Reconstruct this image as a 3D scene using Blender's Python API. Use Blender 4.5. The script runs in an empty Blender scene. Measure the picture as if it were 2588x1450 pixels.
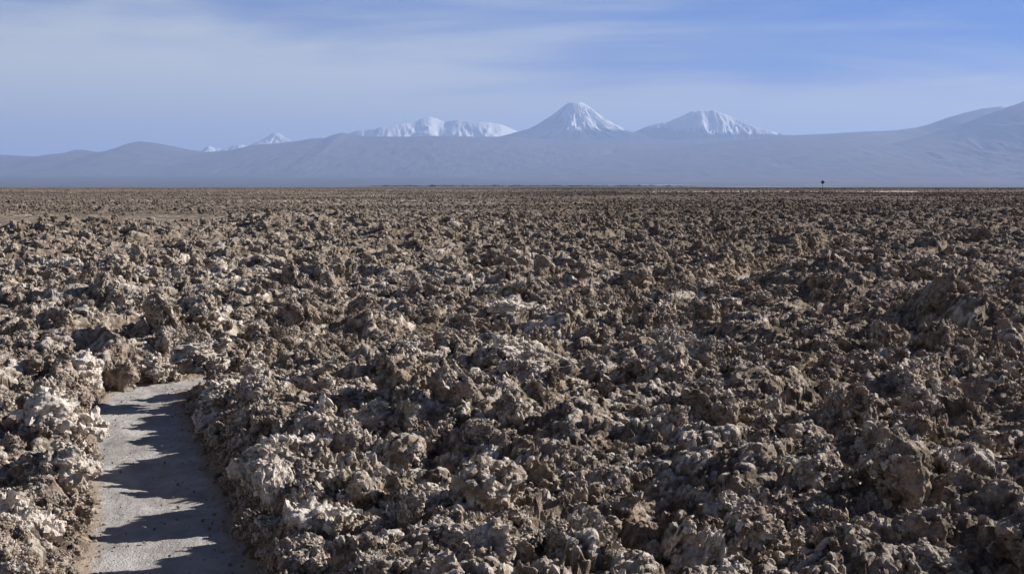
import bpy, bmesh, math, random
import numpy as np
from mathutils import Vector, Matrix, Euler

S = bpy.context.scene
COL = S.collection
R = math.radians

# ------------------------------------------------------------------ camera
CAM_Z = 2.1
PITCH = -4.095                      # degrees below the horizon
cam_d = bpy.data.cameras.new('camera')
cam_d.sensor_width = 36
cam_d.lens = 49.45
cam_d.clip_start = 0.1
cam_d.clip_end = 300000
cam = bpy.data.objects.new('camera', cam_d)
cam.location = (0, 0, CAM_Z)
cam.rotation_euler = (R(90 + PITCH), 0, 0)
COL.objects.link(cam)
S.camera = cam

# ------------------------------------------------------------------ sun, sky, exposure
SUN_AZ, SUN_EL = 67.0, 26.0         # clockwise from +Y (straight ahead), and above the horizon
sd = bpy.data.lights.new('sun', 'SUN')
sd.energy = 5.0
sd.angle = R(0.53)
sd.color = (1.0, 0.94, 0.88)
sun = bpy.data.objects.new('sun', sd)
COL.objects.link(sun)
sdir = Vector((math.sin(R(SUN_AZ)) * math.cos(R(SUN_EL)), math.cos(R(SUN_AZ)) * math.cos(R(SUN_EL)), math.sin(R(SUN_EL))))
sun.rotation_euler = sdir.to_track_quat('Z', 'Y').to_euler()

SKY_TINT = (0.26, 0.57, 0.95)
CLOUD = (4.95, 5.1, 4.7, 1)
W = bpy.data.worlds.new('World')
S.world = W
W.use_nodes = True
nt = W.node_tree
for n in list(nt.nodes):
    nt.nodes.remove(n)


class NT:
    """small helper to write node trees"""
    def __init__(s, tree):
        s.t = tree
    def n(s, typ, **kw):
        nd = s.t.nodes.new(typ)
        for k, v in kw.items():
            if k == 'inp':
                for i, x in v.items():
                    if isinstance(x, bpy.types.NodeSocket):
                        s.t.links.new(x, nd.inputs[i])
                    else:
                        nd.inputs[i].default_value = x
            else:
                setattr(nd, k, v)
        return nd
    def math(s, op, a, b=0.0, c=0.0, clamp=False):
        return s.n('ShaderNodeMath', operation=op, use_clamp=clamp, inp={0: a, 1: b, 2: c}).outputs[0]
    def ramp(s, fac, a, b, c0=0.0, c1=1.0):
        return s.n('ShaderNodeMapRange', clamp=True, interpolation_type='SMOOTHSTEP', inp={0: fac, 1: a, 2: b, 3: c0, 4: c1}).outputs[0]
    def mix(s, fac, a, b):
        m = s.n('ShaderNodeMix', data_type='RGBA')
        for i, x in ((0, fac), (6, a), (7, b)):
            if isinstance(x, bpy.types.NodeSocket):
                s.t.links.new(x, m.inputs[i])
            else:
                m.inputs[i].default_value = x if not isinstance(x, tuple) or len(x) == 4 else (*x, 1)
        return m.outputs[2]
    def noise(s, vec, scale, detail=4, rough=0.55, dist=0.0):
        return s.n('ShaderNodeTexNoise', inp={'Vector': vec, 'Scale': scale, 'Detail': detail, 'Roughness': rough, 'Distortion': dist}).outputs[0]


w = NT(nt)
sky = w.n('ShaderNodeTexSky', sky_type='NISHITA', sun_disc=False, sun_elevation=R(SUN_EL), sun_rotation=R(SUN_AZ),
          altitude=2300, air_density=1.0, dust_density=0.0, ozone_density=3.0)
tc = w.n('ShaderNodeTexCoord').outputs['Generated']
sep = w.n('ShaderNodeSeparateXYZ', inp={0: tc})
X_, Y_, Z_ = sep.outputs
# clear dry desert air: the deep blue reaches almost down to the horizon
lift_ = w.math('ADD', w.math('MAXIMUM', Z_, 0.0), 0.24)
dirv = w.n('ShaderNodeVectorMath', operation='NORMALIZE', inp={0: w.n('ShaderNodeCombineXYZ', inp={0: X_, 1: Y_, 2: lift_}).outputs[0]}).outputs[0]
nt.links.new(dirv, sky.inputs['Vector'])
# thin cirrus: streaks stretched along a slanted horizontal axis of the real sky directions
n1 = w.noise(w.n('ShaderNodeMapping', inp={'Vector': tc, 'Rotation': (0, R(5), 0), 'Location': (9, 0, 4), 'Scale': (3.0, 1.5, 28)}).outputs[0], 1.0, 7, 0.62, 0.9)
n2 = w.noise(w.n('ShaderNodeMapping', inp={'Vector': tc, 'Rotation': (0, R(-4), 0), 'Location': (13, 3, 2.9), 'Scale': (2.6, 1, 13)}).outputs[0], 1.0, 3, 0.5, 0.4)
side = w.ramp(X_, -0.36, 0.34, 0.13, -0.06)          # the veil is thicker to the left
low = w.ramp(Z_, 0.045, 0.125, 0.13, -0.13)            # and towards the horizon
cov = w.math('ADD', w.math('ADD', w.math('MULTIPLY', n1, 0.50), w.math('MULTIPLY', n2, 0.50)), w.math('ADD', side, low))
cov = w.ramp(cov, 0.26, 0.66)
cov = w.math('MULTIPLY', w.math('MULTIPLY', cov, 0.85), w.ramp(Z_, 0.18, 0.42, 1.0, 0.12))
skyc = w.n('ShaderNodeVectorMath', operation='MULTIPLY', inp={0: sky.outputs[0], 1: SKY_TINT}).outputs[0]
cl = w.mix(cov, skyc, CLOUD)
# the thin dry air overhead is far darker than the band above the horizon
dk = w.ramp(Z_, 0.14, 0.42, 1.0, 0.20)
cl = w.n('ShaderNodeVectorMath', operation='SCALE', inp={0: cl, 'Scale': dk}).outputs[0]
bg = w.n('ShaderNodeBackground', inp={'Color': cl, 'Strength': 0.085})
w.n('ShaderNodeOutputWorld', inp={'Surface': bg.outputs[0]})

S.view_settings.view_transform = 'Standard'
S.view_settings.look = 'None'
S.view_settings.gamma = 1
S.view_settings.use_curve_mapping = False
S.view_settings.exposure = 0.9
S.cycles.volume_bounces = 0
S.cycles.max_bounces = 5
S.cycles.diffuse_bounces = 3

F = 3555.0
CX, CY = 1294.0, 725.0
_p = R(PITCH)


def ray(px, py):
    """direction through a photo pixel, scaled so that its y component is 1"""
    a, b = (px - CX) / F, -(py - CY) / F
    y = math.cos(_p) - b * math.sin(_p)
    z = math.sin(_p) + b * math.cos(_p)
    return a / y, z / y


def at_d(px, py, d):
    a, c = ray(px, py)
    return a * d, d, CAM_Z + c * d


def at_z(px, py, z=0.0):
    a, c = ray(px, py)
    d = (z - CAM_Z) / c
    return a * d, d


# ------------------------------------------------------------------ noise (numpy)
def _h(ix, iy, iz, seed):
    h = (ix.astype(np.uint32) * np.uint32(374761393) + iy.astype(np.uint32) * np.uint32(668265263)
         + iz.astype(np.uint32) * np.uint32(2147483647) + np.uint32((seed * 974634777) & 0xffffffff))
    h ^= h >> np.uint32(13)
    h *= np.uint32(1274126177)
    h ^= h >> np.uint32(16)
    h *= np.uint32(2246822519)
    h ^= h >> np.uint32(13)
    return h


_G = np.random.RandomState(5).normal(size=(256, 3))
_G /= np.linalg.norm(_G, axis=1)[:, None]
_G = _G.astype(np.float32)
_G2 = np.stack([np.cos(np.arange(256) * 2.39996), np.sin(np.arange(256) * 2.39996)], 1).astype(np.float32)


def perlin3(x, y, z, seed=0):
    xi, yi, zi = np.floor(x).astype(np.int64), np.floor(y).astype(np.int64), np.floor(z).astype(np.int64)
    fx, fy, fz = (x - xi).astype(np.float32), (y - yi).astype(np.float32), (z - zi).astype(np.float32)
    u, v, q = [t * t * t * (t * (t * 6 - 15) + 10) for t in (fx, fy, fz)]
    out = 0
    for dx in (0, 1):
        for dy in (0, 1):
            for dz in (0, 1):
                g = _G[(_h(xi + dx, yi + dy, zi + dz, seed) & np.uint32(255)).astype(np.int64)]
                d = g[:, 0] * (fx - dx) + g[:, 1] * (fy - dy) + g[:, 2] * (fz - dz)
                out = out + d * (u if dx else 1 - u) * (v if dy else 1 - v) * (q if dz else 1 - q)
    return out * 1.6


def perlin2(x, y, seed=0):
    xi, yi = np.floor(x).astype(np.int64), np.floor(y).astype(np.int64)
    fx, fy = (x - xi).astype(np.float32), (y - yi).astype(np.float32)
    u, v = [t * t * t * (t * (t * 6 - 15) + 10) for t in (fx, fy)]
    zz = np.zeros_like(xi)
    out = 0
    for dx in (0, 1):
        for dy in (0, 1):
            g = _G2[(_h(xi + dx, yi + dy, zz, seed) & np.uint32(255)).astype(np.int64)]
            out = out + (g[:, 0] * (fx - dx) + g[:, 1] * (fy - dy)) * (u if dx else 1 - u) * (v if dy else 1 - v)
    return out * 1.5


def fbm2(x, y, o=4, seed=0, rough=0.5):
    s, a, f = 0, 1.0, 1.0
    for k in range(o):
        s = s + a * perlin2(x * f + 17.3 * k, y * f - 9.1 * k, seed + k)
        a *= rough
        f *= 2.03
    return s


def fbm3(p, o=4, seed=0, rough=0.5):
    s, a, f = 0, 1.0, 1.0
    for k in range(o):
        s = s + a * perlin3(p[:, 0] * f + 3.1 * k, p[:, 1] * f, p[:, 2] * f - 5.7 * k, seed + k)
        a *= rough
        f *= 2.03
    return s


def vor3(p, seed=0):
    x, y, z = p[:, 0], p[:, 1], p[:, 2]
    xi, yi, zi = [np.floor(t).astype(np.int64) for t in (x, y, z)]
    f1 = np.full(len(x), 9.0, np.float32)
    for dx in (-1, 0, 1):
        for dy in (-1, 0, 1):
            for dz in (-1, 0, 1):
                h = _h(xi + dx, yi + dy, zi + dz, seed)
                a = (h & np.uint32(1023)) / 1023.0
                b = ((h >> np.uint32(10)) & np.uint32(1023)) / 1023.0
                c = ((h >> np.uint32(20)) & np.uint32(1023)) / 1023.0
                d = (xi + dx + a - x) ** 2 + (yi + dy + b - y) ** 2 + (zi + dz + c - z) ** 2
                f1 = np.minimum(f1, d)
    return np.sqrt(f1)


def vor2(x, y, seed=0, ids=False):
    xi, yi = np.floor(x).astype(np.int64), np.floor(y).astype(np.int64)
    zz = np.zeros_like(xi)
    f1 = np.full(len(x), 9.0, np.float32)
    hid = np.zeros(len(x), np.uint32)
    for dx in (-1, 0, 1):
        for dy in (-1, 0, 1):
            h = _h(xi + dx, yi + dy, zz, seed)
            a = (h & np.uint32(1023)) / 1023.0
            b = ((h >> np.uint32(10)) & np.uint32(1023)) / 1023.0
            d = (xi + dx + a - x) ** 2 + (yi + dy + b - y) ** 2
            m = d < f1
            f1 = np.where(m, d, f1)
            if ids:
                hid = np.where(m, h, hid)
    if ids:
        return np.sqrt(f1), ((hid >> np.uint32(3)) & np.uint32(4095)) / 4095.0
    return np.sqrt(f1)


def sstep(x, a, b):
    t = np.clip((x - a) / (b - a), 0, 1)
    return t * t * (3 - 2 * t)


# ------------------------------------------------------------------ mesh helpers
def grid_mesh(name, P, nr, nc, smooth=True, wrap=False, attrs=None):
    """P: (nr*nc, 3) points in rows; one quad sheet"""
    me = bpy.data.meshes.new(name)
    r = np.arange(nr - 1)[:, None]
    ncf = nc if wrap else nc - 1
    c = np.arange(ncf)[None, :]
    c1 = (c + 1) % nc
    q = np.stack([r * nc + c, r * nc + c1, (r + 1) * nc + c1, (r + 1) * nc + c], -1).reshape(-1, 4)
    me.vertices.add(len(P))
    me.vertices.foreach_set('co', P.astype(np.float32).ravel())
    me.loops.add(q.size)
    me.loops.foreach_set('vertex_index', q.ravel().astype(np.int32))
    me.polygons.add(len(q))
    me.polygons.foreach_set('loop_start', (np.arange(len(q)) * 4).astype(np.int32))
    me.polygons.foreach_set('use_smooth', np.full(len(q), smooth))
    for k, v in (attrs or {}).items():
        a = me.attributes.new(k, 'FLOAT', 'POINT')
        a.data.foreach_set('value', np.asarray(v, np.float32))
    me.update()
    me.validate()
    return me


def link(name, me, mat=None, parent=None, loc=(0, 0, 0)):
    o = bpy.data.objects.new(name, me)
    if mat is not None and not me.materials:
        me.materials.append(mat)
    o.location = loc
    o.parent = parent
    COL.objects.link(o)
    return o


def tag(o, label=None, cat=None, group=None, kind=None):
    if label:
        o['label'] = label
    if cat:
        o['category'] = cat
    if group:
        o['group'] = group
    if kind:
        o['kind'] = kind
    return o


# ------------------------------------------------------------------ materials
def new_mat(name):
    m = bpy.data.materials.new(name)
    m.use_nodes = True
    for n in list(m.node_tree.nodes):
        m.node_tree.nodes.remove(n)
    return m, NT(m.node_tree)


def finish(m, k, col, rough=0.95, normal=None, spec=0.15):
    i = {'Base Color': col, 'Roughness': rough, 'Specular IOR Level': spec}
    if normal is not None:
        i['Normal'] = normal
    b = k.n('ShaderNodeBsdfPrincipled', inp=i)
    k.n('ShaderNodeOutputMaterial', inp={'Surface': b.outputs[0]})
    return m


def crust_material(name, less=0.0):
    m, k = new_mat(name)
    geo = k.n('ShaderNodeNewGeometry')
    pos = geo.outputs['Position']
    nz = k.n('ShaderNodeSeparateXYZ', inp={0: geo.outputs['Normal']}).outputs[2]
    a = k.noise(pos, 1.3, 5, 0.6)
    b = k.noise(pos, 9.0, 5, 0.65)
    c = k.noise(pos, 60.0, 3, 0.7)
    rnd = k.n('ShaderNodeObjectInfo').outputs['Random']
    at = k.n('ShaderNodeAttribute', attribute_type='OBJECT', attribute_name='frost').outputs['Fac']
    tip = k.n('ShaderNodeAttribute', attribute_type='GEOMETRY', attribute_name='tip').outputs['Fac']
    col = k.mix(k.ramp(b, 0.32 + less * 0.25, 0.62 + less * 0.25), DIRT, BEIGE)
    col = k.mix(k.ramp(a, 0.58, 0.72, 0, 0.55), col, OCHRE)
    col = k.mix(k.ramp(c, 0.40, 0.70, 0, 0.45), col, DARK)
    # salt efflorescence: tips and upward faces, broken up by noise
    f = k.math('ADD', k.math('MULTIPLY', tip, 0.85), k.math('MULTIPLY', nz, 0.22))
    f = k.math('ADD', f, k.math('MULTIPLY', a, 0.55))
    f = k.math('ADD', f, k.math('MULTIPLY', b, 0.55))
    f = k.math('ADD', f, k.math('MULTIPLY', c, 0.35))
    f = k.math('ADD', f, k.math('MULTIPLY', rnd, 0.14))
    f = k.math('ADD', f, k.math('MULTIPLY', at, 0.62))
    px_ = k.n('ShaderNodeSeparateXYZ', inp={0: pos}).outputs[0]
    f = k.math('ADD', f, k.ramp(px_, -3.0, 4.5, 0.14, 0.0))        # salt gets whiter towards the left
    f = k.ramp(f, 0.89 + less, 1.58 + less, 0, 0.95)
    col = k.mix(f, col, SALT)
    bmp = k.noise(pos, 110.0, 6, 0.75)
    bmp2 = k.n('ShaderNodeTexVoronoi', feature='F1', inp={'Vector': pos, 'Scale': 75.0}).outputs[0]
    hh = k.math('SUBTRACT', k.math('MULTIPLY', bmp, 1.0), k.math('MULTIPLY', bmp2, 0.5))
    # browner crust plus painted backlit shade, outward and rightward, in long irregular belts
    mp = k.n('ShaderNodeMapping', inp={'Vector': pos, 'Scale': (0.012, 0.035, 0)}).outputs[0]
    shade_belt = k.math('ADD', k.ramp(k.noise(mp, 1.0, 3), 0.35, 0.65, 0.05, 0.6), k.ramp(k.n('ShaderNodeSeparateXYZ', inp={0: pos}).outputs[0], -20.0, 30.0, 0.0, 0.35))
    shade_belt = k.math('MULTIPLY', shade_belt, k.ramp(k.n('ShaderNodeSeparateXYZ', inp={0: pos}).outputs[1], 16.0, 95.0))
    col = k.mix(shade_belt, col, (0.070, 0.055, 0.044))
    nb = k.n('ShaderNodeBump', inp={'Strength': 0.9, 'Distance': 0.012, 'Height': hh}).outputs[0]
    return finish(m, k, col, 0.95, nb)


DARK = (0.056, 0.043, 0.033)
DIRT = (0.112, 0.088, 0.067)
BEIGE = (0.405, 0.322, 0.245)
OCHRE = (0.32, 0.215, 0.120)
SALT = (0.70, 0.635, 0.555)
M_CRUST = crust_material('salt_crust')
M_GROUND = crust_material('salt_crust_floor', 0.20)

m, k = new_mat('packed_salt')
pos = k.n('ShaderNodeNewGeometry').outputs['Position']
edge = k.n('ShaderNodeAttribute', attribute_type='GEOMETRY', attribute_name='edge').outputs['Fac']
a = k.noise(pos, 2.4, 5, 0.6)
b = k.noise(k.n('ShaderNodeMapping', inp={'Vector': pos, 'Scale': (1, .5, 1)}).outputs[0], 14, 6, 0.7)
c = k.noise(pos, 90, 3, 0.7)
col = k.mix(k.ramp(k.math('ADD', a, k.math('MULTIPLY', b, 0.5)), 0.55, 0.95), (0.50, 0.485, 0.47), (0.32, 0.30, 0.28))
col = k.mix(k.ramp(c, 0.5, 0.75, 0, 0.35), col, (0.20, 0.17, 0.14))
ef = k.math('ADD', edge, k.math('MULTIPLY', k.math('SUBTRACT', b, 0.5), 0.9))
col = k.mix(k.ramp(ef, 0.35, 0.8), col, (0.36, 0.29, 0.225))
nb = k.n('ShaderNodeBump', inp={'Strength': 0.8, 'Distance': 0.014, 'Height': k.math('ADD', c, k.math('MULTIPLY', b, 2.2))}).outputs[0]
M_PATH = finish(m, k, col, 0.9, nb, 0.2)


def mountain_mat(name, rock, rock2, scale):
    m, k = new_mat(name)
    pos = k.n('ShaderNodeNewGeometry').outputs['Position']
    sn = k.n('ShaderNodeAttribute', attribute_type='GEOMETRY', attribute_name='snow').outputs['Fac']
    a = k.noise(pos, scale, 6, 0.6)
    col = k.mix(k.ramp(a, 0.35, 0.65), rock, rock2)
    col = k.mix(sn, col, (0.90, 0.91, 0.93))
    return finish(m, k, col, 0.95, None, 0.1)


M_MOUNT = mountain_mat('volcanic_rock', (0.042, 0.036, 0.034), (0.065, 0.053, 0.046), 0.0015)
M_FOOT = mountain_mat('foothill_rock', (0.095, 0.084, 0.080), (0.125, 0.108, 0.098), 0.0008)

m, k = new_mat('alluvial_gravel')
pos = k.n('ShaderNodeNewGeometry').outputs['Position']
mp = k.n('ShaderNodeMapping', inp={'Vector': pos, 'Scale': (0.25, 1.0, 1)}).outputs[0]
a = k.noise(mp, 0.0006, 7, 0.65, 0.4)
b = k.noise(k.n('ShaderNodeMapping', inp={'Vector': pos, 'Scale': (1, .35, 1)}).outputs[0], 0.0012, 5, 0.6)
col = k.mix(k.ramp(b, 0.3, 0.7), (0.055, 0.046, 0.041), (0.085, 0.072, 0.062))
pale = k.ramp(a, 0.56, 0.66)
py_ = k.n('ShaderNodeSeparateXYZ', inp={0: pos}).outputs
lowf = k.ramp(py_[1], 20000, 38000, 1.0, 0.0)
rightf = k.ramp(py_[0], -1500, 4500, 0.10, 1.0)
col = k.mix(k.math('MULTIPLY', k.math('MULTIPLY', pale, lowf), rightf), col, (0.75, 0.70, 0.62))
M_BAJ = finish(m, k, col, 0.95, None, 0.1)

# ------------------------------------------------------------------ layout of the salt crust
# centre line (x, y, half width) of the trodden path, world metres; from below the camera, round the bend, far behind the crust
_edges = [(1450, 222, 628), (1350, 238, 588), (1250, 246, 540), (1150, 240, 502), (1060, 243, 462), (1010, 268, 452), (985, 320, 470)]
PATH = [(-0.95, 2.0, 0.46), (-1.20, 4.0, 0.45), (-1.50, 5.8, 0.44)]
for yy, xl, xr in _edges:
    a0, a1 = at_z(xl, yy), at_z(xr, yy)
    PATH.append(((a0[0] + a1[0]) / 2, (a0[1] + a1[1]) / 2, (a1[0] - a0[0]) / 2))
PATH += [(-3.32, 14.75, 0.42), (-2.6, 15.6, 0.52), (-1.4, 17.4, 0.42), (0.4, 21.3, 0.42), (3.2, 26.2, 0.42), (6.4, 34.0, 0.42), (7.7, 36.4, 0.42),
         (8.45, 39.2, 0.42), (9.6, 41.6, 0.42), (12.5, 42.8, 0.42), (17.0, 43.8, 0.42)]
PATH = np.array(PATH)
# resample with a Catmull-Rom
_pp = []
for i in range(1, len(PATH) - 2):
    p0, p1, p2, p3 = PATH[i - 1:i + 3]
    n_ = max(3, int(np.linalg.norm(p2[:2] - p1[:2]) / 0.12))
    for t in np.linspace(0, 1, n_, endpoint=False):
        _pp.append(0.5 * ((2 * p1) + (-p0 + p2) * t + (2 * p0 - 5 * p1 + 4 * p2 - p3) * t * t + (-p0 + 3 * p1 - 3 * p2 + p3) * t ** 3))
PC = np.array(_pp)


def path_dist(x, y):
    """signed distance to the path edge (negative on the path)"""
    out = np.full(len(x), 9.0, np.float32)
    sel = np.nonzero((x > -6) & (x < 18) & (y < 62) & (y > 0))[0]
    for s in np.array_split(sel, max(1, len(sel) // 20000)):
        d = np.hypot(x[s][:, None] - PC[None, :, 0], y[s][:, None] - PC[None, :, 1]) - PC[None, :, 2]
        out[s] = d.min(1)
    return out


# flat pans and ridges seen in the photo: (px, py, half width px, half height px, strength)
FLATS = [(150, 560, 420, 24, 0.95), (520, 622, 330, 9, 0.6), (1150, 652, 110, 14, 0.85), (1700, 650, 90, 8, 0.5), (150, 628, 260, 8, .6),
         (700, 590, 120, 6, 0.6), (1000, 520, 500, 6, 0.6), (300, 500, 500, 5, 0.5), (2100, 505, 500, 4, 0.6)]
LOWS = [(1500, 1430, 100, 45, 0.12), (505, 985, 55, 26, 0.22)]
RIDGES = [(210, 597, 230, 6, 0.30), (780, 574, 150, 5, 0.30), (330, 606, 120, 6, 0.2), (1060, 612, 130, 7, 0.22), (2250, 700, 200, 14, 0.16),
          (2060, 745, 110, 26, 0.26), (2430, 870, 80, 40, 0.30), (1290, 785, 110, 16, 0.10), (2340, 665, 110, 9, 0.22), (1560, 612, 160, 6, 0.2),
          (600, 655, 250, 9, 0.12), (1700, 500, 300, 3, 0.25), (850, 489, 240, 2, 0.35), (2030, 630, 80, 6, 0.2), (2300, 560, 260, 8, 0.2),
          (480, 855, 90, 26, 0.12), (690, 1110, 80, 50, 0.06), (130, 650, 120, 14, 0.14)]


def blobs(x, y, lst, z=0.25):
    out = np.zeros(len(x), np.float32)
    for px, py, hw, hh, s in lst:
        x0, y0 = at_z(px, py, z)
        _, ya = at_z(px, py + hh, z)
        _, yb = at_z(px, py - hh, z)
        ry = (yb - ya) / 2
        yc = (ya + yb) / 2
        rx = hw / F * yc
        xc = ray(px, py)[0] * yc
        q = ((x - xc) / rx) ** 2 + ((y - yc) / ry) ** 2
        out = np.maximum(out, s * np.exp(-q * q * 0.7))
    return out


def macro(x, y):
    """returns (level, roughness) of the crust"""
    rough = 1.0 - blobs(x, y, FLATS)
    lvl = 0.27 + 0.09 * fbm2(x * 0.22, y * 0.22, 3, 11) + 0.15 * fbm2(x * 0.55 + 5, y * 0.55, 2, 21)
    lvl = lvl * (0.35 + 0.65 * rough) + 1.35 * blobs(x, y, RIDGES)
    far = sstep(y, 60, 260) * 0.7
    lvl = lvl + far * 0.16 * fbm2(x * 0.05, y * 0.05, 3, 31)
    lvl = lvl - blobs(x, y, LOWS, 0.05)
    rg = 1 - np.abs(fbm2(x * 0.75 + 3, y * 0.75 + 8, 2, 25)) * 2.2
    lvl = lvl + 0.13 * rough * np.clip(rg, -0.6, 1)
    return lvl, rough


def crust_height(x, y, cell):
    """height of the crust; cell = grid spacing there, so finer octaves fade out with distance"""
    lvl, rough = macro(x, y)
    wx = x + 0.14 * perlin2(x * 2.1, y * 2.1, 41) + 0.05 * perlin2(x * 7, y * 7, 43)
    wy = y + 0.14 * perlin2(x * 2.1 + 9, y * 2.1, 42) + 0.05 * perlin2(x * 7, y * 7 + 5, 44)
    def fade(s):
        return np.clip(1.6 - 3.2 * cell / s, 0, 1)
    h = lvl
    tip = 0
    for s, amp, sd in ((0.75, 0.12, 51), (0.36, 0.10, 52), (0.17, 0.055, 53), (0.075, 0.026, 54), (0.034, 0.012, 55)):
        d, idv = vor2(wx / s, wy / s, sd, True)
        lump = (1 - d * d) * (0.15 + 1.1 * idv * idv) - 0.42
        f = fade(s)
        h = h + rough * amp * lump * f
        tip = tip + lump * f * (0.5 if s > 0.3 else 0.35)
    rid = 1 - np.abs(perlin2(wx * 1.9, wy * 1.9, 61)) * 2.4
    h = h + rough * 0.035 * rid * fade(0.5)
    h = h + rough * 0.022 * perlin2(x * 30, y * 30, 62) * fade(0.033)
    pd = path_dist(x, y)
    wob = 0.07 * fbm2(x * 2.3, y * 2.3, 3, 71)
    m = sstep(pd + wob, -0.04, 0.36)
    base = -0.035 - 0.01 * fade(1.0)
    h = base + (h - base) * m
    h = h - 0.11 * np.exp(-np.clip(pd, 0, 9) / 0.6) * m
    skirt = sstep(pd + wob, -0.10, 0.10) * 0.05
    return h + skirt * (1 - m), tip * m, pd, m


# ------------------------------------------------------------------ the ground sheet (polar grid centred below the camera)
def build_ground():
    az = np.concatenate([np.linspace(-math.pi, -0.56, 60, endpoint=False), np.linspace(-0.56, -0.43, 60, endpoint=False),
                         np.linspace(-0.43, 0.43, NC, endpoint=False), np.linspace(0.43, 0.60, 80, endpoint=False), np.linspace(0.60, math.pi, 60, endpoint=False)])
    rs = [0.15]
    while rs[-1] < 40000:
        r = rs[-1]
        k_ = 0.25 if r < 1.5 else 0.05 if r < 3.6 else 0.006 if r < 4.9 else RK if r < 16 else RK * 1.5 if r < 40 else 0.0042 if r < 130 else 0.009 if r < 800 else 0.03 if r < 4000 else 0.12
        rs.append(r * (1 + k_))
    rs = np.array(rs)
    nr, nc = len(rs), len(az)
    A, RR = np.meshgrid(az, rs)
    A, RR = A.ravel(), RR.ravel()
    x, y = RR * np.sin(A), RR * np.cos(A)
    cell = np.maximum(RR * 0.0010, 0.004)
    cell = np.where((A < -0.43) | (A > 0.43), RR * 0.02, cell)
    h = np.empty(len(x)); tip = np.empty(len(x)); m = np.empty(len(x))
    for s in np.array_split(np.arange(len(x)), max(1, len(x) // 250000)):
        h[s], tip[s], _, m[s] = crust_height(x[s], y[s], cell[s])
    far = sstep(RR, 700, 3000)
    h = h * (1 - far) + 0.25 * far
    h = h - np.where(RR > 300, (RR - 300.0) ** 2 / 12742000.0, 0)
    # sideways push: undercuts and leaning lumps
    near = (1 - sstep(RR, 25, 60)) * m
    f = 2.6
    ax = perlin2(x * f, y * f, 81) + 0.5 * perlin2(x * 9, y * 9, 82) + 0.3 * perlin2(x * 24, y * 24, 85)
    ay = perlin2(x * f, y * f, 83) + 0.5 * perlin2(x * 9, y * 9, 84) + 0.3 * perlin2(x * 24, y * 24, 86)
    hh = np.clip(h, 0, 0.6)
    x2 = x + near * ax * 0.09 * hh
    y2 = y + near * ay * 0.09 * hh
    # crumbly lumps pushed out along the surface normal, near the viewer
    G = np.stack([x2, y2, h], 1).reshape(nr, nc, 3)
    nm = np.cross(np.gradient(G, axis=1), np.gradient(G, axis=0))
    nm /= np.maximum(np.linalg.norm(nm, axis=2), 1e-9)[:, :, None]
    nm *= np.sign(nm[:, :, 2:3] + 1e-9)
    G, nm = G.reshape(-1, 3), nm.reshape(-1, 3)
    tip = tip * 0.6
    sel = np.nonzero((RR > 4.8) & (RR < 34) & (np.abs(A) < 0.45) & (m > 0.02))[0]
    for s in np.array_split(sel, 8):
        g = G[s]
        for sc_, amp in ((0.11, 0.035), (0.048, 0.020)):
            l = 0.6 - vor3(g / sc_ + 0.4 * perlin3(g[:, 0] * 9, g[:, 1] * 9, g[:, 2] * 9, 88)[:, None], 87)
            G[s] += nm[s] * (l * amp * np.clip(m[s] * 3, 0, 1) * np.clip(1.6 - 3.2 * cell[s] / sc_, 0, 1))[:, None]
            tip[s] += l * 0.7 * m[s]
    me = grid_mesh('ground', G, nr, nc, smooth=False, wrap=True, attrs={'tip': np.clip(tip, -1, 1)})
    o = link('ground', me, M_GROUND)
    tag(o, 'jagged brown salt crust of the dry flat reaching to the horizon', kind='structure')


NC = 1000
RK = 0.0019
build_ground()

# the trodden path: one sheet over the carved bed
cols = 41
rows = len(PC)
tang = np.gradient(PC[:, :2], axis=0)
tang /= np.linalg.norm(tang, axis=1)[:, None]
nrm = np.stack([-tang[:, 1], tang[:, 0]], 1)
u = np.linspace(-1.3, 1.3, cols)
P = PC[:, None, :2] + nrm[:, None, :] * (u[None, :, None] * PC[:, None, 2:3])
P = P.reshape(-1, 2)
uu = np.tile(u, rows)
z = 0.006 - 0.010 * np.exp(-(uu / 0.45) ** 2) + 0.010 * perlin2(P[:, 0] * 5.5, P[:, 1] * 3.2, 93) + 0.05 * np.clip(np.abs(uu) - 0.72, 0, 1) ** 1.5 + 0.012 * fbm2(P[:, 0] * 1.6, P[:, 1] * 1.6, 3, 91) + 0.005 * fbm2(P[:, 0] * 9, P[:, 1] * 9, 3, 92)
z = z - 0.10 * np.clip(np.abs(uu) - 1.12, 0, 1)
me = grid_mesh('path', np.column_stack([P, z]), rows, cols, smooth=True, attrs={'edge': np.clip((np.abs(uu) - 0.55) * 1.6, 0, 1)})
tag(link('path', me, M_PATH), 'smooth pale trodden path sunk between walls of salt crust', kind='structure')

# ------------------------------------------------------------------ salt clods
_ico = {}


def ico(sub):
    if sub not in _ico:
        bm = bmesh.new()
        bmesh.ops.create_icosphere(bm, subdivisions=sub, radius=1)
        v = np.array([q.co[:] for q in bm.verts], np.float64)
        f = np.array([[q.index for q in t.verts] for t in bm.faces], np.int32)
        bm.free()
        _ico[sub] = (v, f)
    return _ico[sub]


def vnormals(me):
    n = np.empty(len(me.vertices) * 3, np.float32)
    me.vertex_normals.foreach_get('vector', n)
    return n.reshape(-1, 3).astype(np.float64)


def coords(me):
    c = np.empty(len(me.vertices) * 3, np.float32)
    me.vertices.foreach_get('co', c)
    return c.reshape(-1, 3).astype(np.float64)


def put(me, c):
    me.vertices.foreach_set('co', c.astype(np.float32).ravel())
    me.update()


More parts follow.
